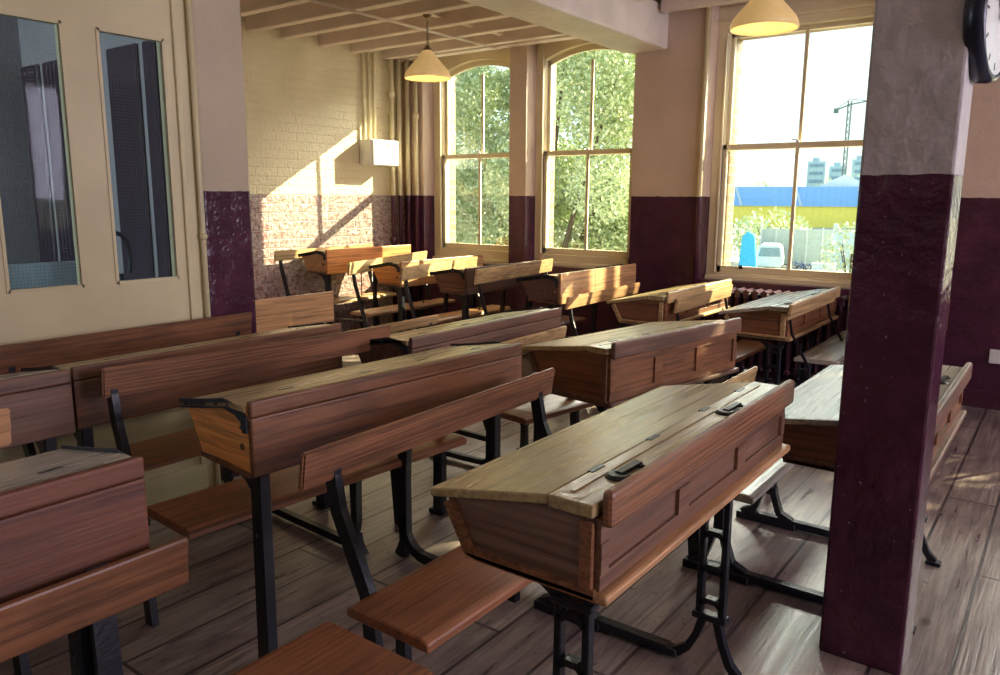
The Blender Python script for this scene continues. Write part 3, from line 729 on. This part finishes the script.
# ---------------------------------------------------------------- fittings
# pendant lamps
def pendant(x, y, zb, ztop, r, label):
    root = empty('pendant_lamp', (x, y, zb)); tag(root, label, 'lamp', 'pendant lamps')
    h = .20
    prof = [(.012, h), (.030, h-.004), (.045, h-.02), (.075, h-.06), (.115, h-.105), (.150, h-.145), (r*.985, .028), (r, .018), (r, .0), (r*.965, .0), (r*.95, .024), (.145, h-.152), (.11, h-.112), (.07, h-.067), (.04, h-.03), (.01, h-.012)]
    MB().lathe(prof, 40).build('lamp_shade', M['shade'], root, True)
    MB().lathe([(0, h+.03), (.012, h+.03), (.02, h+.012), (.035, h+.0), (.030, h-.01)], 16).build('cap', M['brass'], root, True)
    MB().lathe([(0, .04), (.02, .045), (.032, .07), (.028, .10), (.013, .13), (.013, .18)], 16).build('bulb', M['bulb'], root, True)
    c = MB(); zz = h+.03; k = 0; top = ztop-zb
    while zz < top-.004:
        a = .007; pts = []
        for i in range(8):
            t = 2*PI*i/8; u = a*math.cos(t); v = .013*math.sin(t)
            pts.append((u, 0, zz+.011+v) if k % 2 else (0, u, zz+.011+v))
        c.tube(pts, .0018, 5, closed=True); zz += .019; k += 1
    c.tube([(.012, 0, h+.02), (.010, .004, top)], .002, 5)
    c.build('chain', M['brass'], root)
    MB().lathe([(0, top-.02), (.02, top-.018), (.035, top), (0, top)], 16).build('ceiling_rose', M['brass'], root, True)
pendant(4.36, 3.89, 2.155, 2.59, .166, 'cream cone pendant lamp on a chain in front of the far window')
pendant(4.08, 1.38, 2.155, 2.66, .166, 'cream cone pendant lamp cut by the top of the photo, by the right window')
for (x, y) in ((4.36, 3.89), (4.08, 1.38)): lamp('pendant_bulb', 'POINT', (x, y, 2.17), (0, 0, -1), 1.2, (1, .72, .36), .03)

# wall heater box
root = empty('wall_cabinet', (5.29, 5.43, 1.60)); tag(root, 'white box cabinet on the brick wall, pipes running into its top', 'cabinet')
MB().box(-.17, .17, -.17, -.005, 0, .235, .012, 2).build('body', M['white'], root)
MB().box(-.165, .165, -.188, -.172, .004, .231, .006, 2).build('cover', M['white'], root)
MB().lathe([(0, -.003), (.010, -.003), (.011, 0)], 12, (.02, -.188, .19), 'y').build('badge', M['brass'], root)
# pipes
def pipe(x, y, z0, z1, r, label, joint=None, grp='vertical pipes in the corner'):
    w_ = wall_paint('pipe_paint', 1.33, False, relief=.1, gloss=.25) if 'pipe' not in M else M['pipe']; M['pipe'] = w_
    o = MB(); o.tube([(0, 0, 0), (0, 0, z1-z0)], r, 12)
    b = o.build('pipe', w_, smooth=True); b.location = (x, y, z0); tag(b, label, 'pipe', grp)
    if joint:
        for zj in joint: MB().lathe([(r, zj-.03), (r*1.5, zj-.02), (r*1.5, zj+.02), (r, zj+.03)], 12).build('coupling', w_, b, True)
for xx, t in ((5.17, 'leftmost'), (5.235, 'middle'), (5.30, 'rightmost')): pipe(xx, 5.40, 1.83, 2.62, .013, '%s of the thin pipes rising from the white cabinet' % t, grp='thin pipes above the cabinet')
pipe(5.50, 5.37, 0, 2.7, .022, 'tall pipe directly right of the white cabinet', (2.27-.0, .9))
pipe(5.60, 5.37, 0, 2.7, .020, 'second tall pipe right of the white cabinet', (.6,))
pipe(5.685, 5.34, 0, 2.7, .022, 'third tall pipe in the corner right of the cabinet')
pipe(5.69, 5.235, 0, 2.7, .020, 'tall pipe nearest the far window, with a wide coupling', (2.08,))

pipe(5.71, 2.345, 0, 2.72, .018, 'pipe down the left side of the right window', grp='pipe by window')
# radiator
root = empty('radiator', (5.60, 1.62, 0)); tag(root, 'dark maroon column radiator under the right window', 'radiator')
for k in range(17):
    y_ = .52-k*.065; s = MB()
    for dx in (-.055, 0, .055): s.tube([(dx, y_, .10), (dx, y_, .62)], .016, 8)
    s.strip([(y_-.02, .64), (y_, .655), (y_+.02, .64)], .03, -.075, .075); s.box(-.075, .075, y_-.024, y_+.024, .08, .115, .01); s.box(-.075, .075, y_-.024, y_+.024, .60, .645, .01)
    s.build('section', M['maroon'], root)
for y_ in (.52, -.52): MB().tube([(0, y_, .09), (0, y_, 0)], .018, 8).build('foot', M['maroon'], root)
# clock on the side of the pillar
root = empty('wall_clock', (2.372, .26, 1.765)); root.rotation_euler.z = math.radians(-7); tag(root, 'round dark-rimmed clock on the side of the pillar', 'clock')
MB().lathe([(0, -.001), (.148, -.001), (.157, -.008), (.159, -.030), (.155, -.046), (.148, -.050), (.141, -.049), (.140, -.046)], 48, (0, 0, 0), 'y').build('rim', M['clock_black'], root, True)
MB().lathe([(0, -.047), (.141, -.047)], 48, (0, 0, 0), 'y').build('dial', M['clock_face'], root)
q = MB(); q.bar((0, -.05, 0), (-.04, -.05, .055), .010, .003, (1, 0, 1)); q.build('hour_hand', M['clock_black'], root)
q = MB(); q.bar((0, -.053, 0), (.06, -.053, .10), .007, .003, (1, 0, -1)); q.lathe([(0, -.058), (.011, -.057), (.012, -.05)], 12, (0, 0, 0), 'y'); q.build('minute_hand', M['clock_black'], root)
q = MB()
for k in range(12):
    a = k*PI/6; q.bar((.112*math.cos(a), -.0475, .112*math.sin(a)), (.130*math.cos(a), -.0475, .130*math.sin(a)), .006, .001, (-math.sin(a), 0, math.cos(a)))
q.build('hour_marks', M['clock_black'], root)
# socket
root = MB().box(-.012, 0, -.045, .045, -.045, .045, .004).build('wall_socket', M['white']); root.location = (WX, .32, .34); tag(root, 'white wall socket low on the dark wall at the right edge', 'socket')
tag(MB().box(WX-.02, WX, -3.9, 5.4, 0, .12, .004).build('baseboard_right', M['maroon']), kind='structure')

# ---------------------------------------------------------------- outside
def flat(name, c, rough=.8): return plain(name, c, rough)
tag(MB().box(7, 1500, -600, 900, -4.3, -4).build('ground', flat('yard_ground', (.42, .42, .36))), kind='structure')
dirx = Vector((math.cos(math.radians(15.5)), math.sin(math.radians(15.5)), 0)); lat = Vector((-dirx.y, dirx.x, 0)); ZR = math.radians(15.5)
def out_at(d, px): 
    a = ZR; return Vector((0, 0, 0))+dirx*d+lat*px
# long blue and yellow building
root = empty('long_building', (156, 43.4, -4), ZR); tag(root, 'long low building, blue above and yellow below, beyond the yard', 'building')
MB().box(0, 30, -60, 60, 0, 4.0).build('yellow_wall', flat('yellow_cladding', (.95, .78, .16)), root)
MB().box(-.4, 30, -60, 60, 4.0, 7.7).build('blue_wall', flat('blue_cladding', (.22, .46, .92)), root)
q = MB()
for k in range(-5, 6): q.bar((-.5, k*11.0, 4.1), (-.5, k*11.0+1.2, 7.6), .5, .1)
q.build('white_stripes', flat('white_stripe', (.45, .60, .80)), root)
for y_, h_ in ((-6.5, 2.4), (-17, 3.2)):
    o = MB().prism([(y_-5, 0), (y_+5, 0), (y_, h_)], 0, 12).build('tent', flat('tent_white', (.8, .8, .75))); o.location = (160, 43.4, 3.7); o.rotation_euler.z = ZR
    tag(o, 'small white peaked roof above the blue wall, %s' % ('by the window bar' if y_ > -10 else 'near the pillar'), 'roof', 'peaked roofs')
def tower(x, y, wd, h, label):
    o = empty('tower_block', (x, y, -4), ZR); tag(o, label, 'building', 'distant tower blocks')
    MB().box(0, wd, -wd/2, wd/2, 0, h).build('wall', flat('tower_blue', (.36, .52, .62)), o)
    q = MB()
    for k in range(5): q.box(-.3, 0, -wd/2+1.5, wd/2-1.5, h-6*k-4.5, h-6*k-2)
    q.build('window_rows', flat('tower_windows', (.18, .30, .42)), o); MB().box(wd*.3, wd*.6, -2, 3, h, h+3).build('roof_box', flat('tower_blue2', (.36, .5, .6)), o)
tower(640, 168.5, 13, 34.5, 'distant blue tower block on the skyline, leftmost of the pair')
tower(652, 155.5, 12, 31, 'distant blue tower block on the skyline beside the crane')
tower(655, 140.0, 11, 36, 'distant blue tower block half hidden by the pillar')
# crane
root = empty('tower_crane', (330, 76.3, -4)); tag(root, 'thin lattice tower crane against the sky', 'crane')
q = MB(); H_ = 43
for a, b in ((-.6, -.6), (.6, -.6), (.6, .6), (-.6, .6)): q.tube([(a, b, 0), (a, b, H_)], .16, 5)
for k in range(17):
    z_ = k*2.5; q.tube([(-.6, -.6, z_), (-.6, .6, z_+2.5)], .10, 4); q.tube([(-.6, .6, z_), (-.6, -.6, z_+2.5)], .10, 4)
q.build('mast', flat('crane_steel', (.10, .15, .16)), root)
q = MB(); q.tube([(0, 4.8, H_-3.2), (0, 0, H_-1.5), (0, -6, H_-.6)], .28, 5); q.tube([(0, 4.8, H_-3.0), (0, 0, H_+.6), (0, -6, H_-.4)], .14, 5); q.box(-.8, .8, 3.8, 5.6, H_-4.4, H_-2.6); q.build('jib', flat('crane_steel2', (.10, .15, .16)), root)

M['leaf'] = plain('green_leaf', (.36, .45, .22), .5)
M['leaf2'] = plain('pale_green_leaf', (.60, .68, .42), .5)
M['leaf3'] = plain('dull_green_leaf', (.52, .58, .38), .6)
M['bark'] = plain('bark', (.10, .075, .05), .9)
def leaves(name, blobs, n, size, mat, parent, stretch=1.0):
    mb = MB(); bm = mb.bm
    for i in range(n):
        (cx, cy, cz, rx, ry, rz) = random.choice(blobs)
        while True:
            u = Vector((random.uniform(-1, 1), random.uniform(-1, 1), random.uniform(-1, 1)))
            if .25 < u.length < 1: break
        c = Vector((cx+u.x*rx, cy+u.y*ry, cz+u.z*rz)); s = size*random.uniform(.6, 1.3)
        a = Vector((random.gauss(0, 1), random.gauss(0, 1), random.gauss(0, 1))).normalized(); b = a.orthogonal().normalized()
        b = (b*math.cos(i)+a.cross(b)*math.sin(i))
        bm.faces.new([bm.verts.new(c-a*s*stretch), bm.verts.new(c+b*s*.45), bm.verts.new(c+a*s*stretch), bm.verts.new(c-b*s*.45)])
    me = bpy.data.meshes.new(name); bm.to_mesh(me); bm.free(); me.materials.append(mat)
    o = bpy.data.objects.new(name, me); COL.objects.link(o); o.parent = parent; return o
def tree(loc, h, blobs, n, size, label, mat='leaf', group='trees outside the windows', mat2=None):
    root = empty('tree', loc); tag(root, label, 'tree', group)
    q = MB(); q.tube([(0, 0, 0), (.05, .05, h*.4), (-.05, 0, h*.75)], [.22, .16, .06], 8)
    for i, bl in enumerate(blobs[:9]): q.tube([(0, 0, h*.3), (bl[0]*.5, bl[1]*.5, (bl[2]+h*.3)*.5+.3), (bl[0], bl[1], bl[2])], [.08, .05, .015], 5)
    q.build('trunk', M['bark'], root)
    leaves('foliage', blobs, n, size, M[mat], root)
    if mat2: leaves('foliage', blobs[::2], n//2, size, M[mat2], root)
# the tree filling the two left windows
def bl(cx, cy, cz, r, k=1): return (cx, cy, cz, r, r, r*k)
rb = random.Random(3); B1 = []
for i in range(26): B1.append(bl(rb.uniform(-1.2, 1.6), rb.uniform(-2.0, 2.6), rb.uniform(1.6, 8.2), rb.uniform(.7, 1.1)))
tree((12.8, 8.6, -4), 6.5, B1, 38000, .052, 'bushy green tree filling the leftmost window', 'leaf2', mat2='leaf')
B2 = []
for i in range(22): B2.append(bl(rb.uniform(-1.2, 1.2), rb.uniform(-1.7, 1.5), rb.uniform(1.2, 5.6), rb.uniform(.7, 1.0)))
for i in range(16): B2.append((rb.uniform(-1, 1), rb.uniform(-1.2, 2.4), rb.uniform(6.0, 8.6), .5, .8, .45))
tree((14.2, 7.9, -4), 6.8, B2, 34000, .052, 'tree with loose upper branches in the middle window', 'leaf2', mat2='leaf')
# unseen trees added between the sun and the right-hand windows to block sunlight
B3 = [bl(rb.uniform(-.9, .9), rb.uniform(-2.3, .3), rb.uniform(8.0, 11.5), rb.uniform(.7, 1.0)) for i in range(20)]
tree((10.5, -3.1, -4), 9, B3, 9000, .11, 'unseen tall tree outside to the right, added to shade the floor', 'leaf')
B4 = [bl(rb.uniform(-.8, .8), rb.uniform(-1.0, 1.0), rb.uniform(9.9, 11.8), rb.uniform(.6, .8)) for i in range(12)]
tree((10.6, -.7, -4), 9, B4, 6000, .11, 'unseen slimmer tree between the tall shading tree and the right window, added to block sun', 'leaf')
# shrubs and tree line beyond the yard
def shrub(loc, r, h, n, size, label, mat='leaf3', group='shrubs in the yard', name='shrub'):
    root = empty(name, loc); tag(root, label, 'shrub', group)
    q = MB(); q.tube([(0, 0, 0), (0, 0, h*.6)], .06, 6)
    for k in range(5): q.tube([(0, 0, h*.2), (math.cos(k*1.3)*r*.5, math.sin(k*1.3)*r*.5, h*.7)], .03, 4)
    q.build('stem', M['bark'], root)
    leaves('foliage', [(0, 0, h*.55, r*.7, r, h*.5), (0, r*.5, h*.45, r*.6, r*.7, h*.45), (0, -r*.5, h*.45, r*.6, r*.7, h*.42)], n, size, M[mat], root)
shrub((66, 20.6, -4), 3.2, 4.4, 1500, .24, 'green shrub rising over the yard fence on the left', 'leaf2')
shrub((67, 14.6, -4), 2.0, 3.4, 600, .22, 'lower green shrub behind the yard fence', 'leaf3')
shrub((40, 8.6, -4), 1.3, 4.6, 700, .13, 'leafy shrub beside the pillar edge seen outside', 'leaf3')
for i, (px, py, hh, rr) in enumerate(((214, 70, 9.5, 6), (235, 57, 11, 6), (212, 45, 11.5, 6), (240, 36, 12, 6))):
    shrub((px, py, -4), rr, hh, 900, .6, 'distant tree crown on the skyline, %s' % ('leftmost, lowest', 'second from the left', 'third from the left', 'rightmost, tallest')[i], 'leaf3', 'distant tree crowns', 'distant_tree')
# fence, gates and yard things
root = empty('yard_fence', (63.5, 17.6, -4), ZR); tag(root, 'grey board fence across the yard', 'fence')
for k in range(5): MB().box(0, .1, 2.9-k*1.15-1.12, 2.9-k*1.15, .1, 3.0).build('fence_panel', flat('fence_grey', (.50, .55, .50)), root)
for k in range(6): MB().box(-.1, .15, 2.9-k*1.15-.06, 2.9-k*1.15+.06, 0, 3.1+(.6 if k == 0 else 0)).build('post', flat('fence_white', (.7, .72, .68)), root)
o = MB().box(70, 110, 16, 24, -3.99, -3.9).build('lawn', flat('lawn_green', (.36, .55, .12))); tag(o, kind='structure')
root = empty('yard_gate', (60, 13.2, -4), ZR); tag(root, 'pale metal gate with tall posts by the lawn', 'gate')
for k in range(2): MB().box(0, .2, .9-k*2.2-.15, .9-k*2.2+.15, 0, 3.6).build('post', flat('gate_white', (.62, .72, .76)), root)
MB().box(.05, .12, -1.2, .8, .3, 3.0).build('gate_panel', flat('gate_grey', (.5, .62, .68)), root)
root = empty('covered_bin', (54.8, 18.6, -4), ZR); tag(root, 'tall bright blue covered object at the left of the window', 'cover')
MB().prism([(-.65, 0), (.65, 0), (.5, 2.7), (.1, 3.1), (-.35, 2.8)], -.5, .5, bev=.08).build('cover', flat('blue_sheet', (.06, .48, .85)), root)
# parked van
root = empty('parked_car', (58.5, 18.3, -4), ZR); tag(root, 'white parked car in the yard', 'car')
MB().prism([(-1.0, .3), (1.0, .3), (1.02, .9), (.85, 1.75), (.6, 1.95), (-.6, 1.95), (-.85, 1.75), (-1.02, .9)], 0, 4, bev=.06).build('body', flat('car_white', (.75, .78, .76), .3), root)
MB().prism([(-.78, 1.1), (.78, 1.1), (.65, 1.75), (-.65, 1.75)], -.03, .02).build('windscreen', flat('car_glass', (.25, .34, .38), .1), root)
for s_ in (-.85, .85): MB().lathe([(0, -.1), (.3, -.1), (.33, 0), (.3, .1), (0, .1)], 18, (.8, s_, .33), 'y').build('wheel', flat('tyre', (.02, .02, .02)), root)
for i, (px, py) in enumerate(((57.5, 16.2), (57, 15.6), (56.5, 15.0))):     # bicycles leaning together
    root = empty('bicycle', (px, py, -4), ZR); tag(root, 'dark bicycle parked in front of the fence, %s of three' % ('leftmost', 'middle', 'rightmost')[i], 'bicycle', 'bicycles')
    for yy in (-.5, .5): MB().tube([(0, yy+.33*math.cos(a), .35+.33*math.sin(a)) for a in [k*PI/8 for k in range(16)]], .03, 5, closed=True).build('wheel', M['iron'], root)
    q = MB(); q.tube([(0, -.5, .35), (0, -.15, .85), (0, .35, .8), (0, .5, .35)], .03, 5); q.tube([(0, -.15, .85), (0, 0, .35), (0, .35, .8)], .03, 5); q.tube([(0, -.5, .35), (0, 0, .35)], .025, 5); q.tube([(-.25, .38, 1.05), (0, .35, .95), (.25, .38, 1.05)], .025, 5); q.build('cycle_frame', flat('cycle_blue', (.08, .12, .3)), root)
for i, (px, py, c) in enumerate(((56, 14.2, (.7, .75, .78)), (56.3, 13.4, (.75, .76, .74)))):
    root = empty('storage_box', (px, py, -4), ZR); tag(root, 'pale storage box in the yard, %s' % ('left one beside the bicycles' if i == 0 else 'right one nearest the gate'), 'box', 'storage boxes')
    MB().box(-.3, .3, -.35, .35, 0, .9, .03).build('body', flat('box_pale', c), root); MB().box(-.33, .33, -.38, .38, .9, 1.0, .03).build('lid', flat('box_lid', c), root)
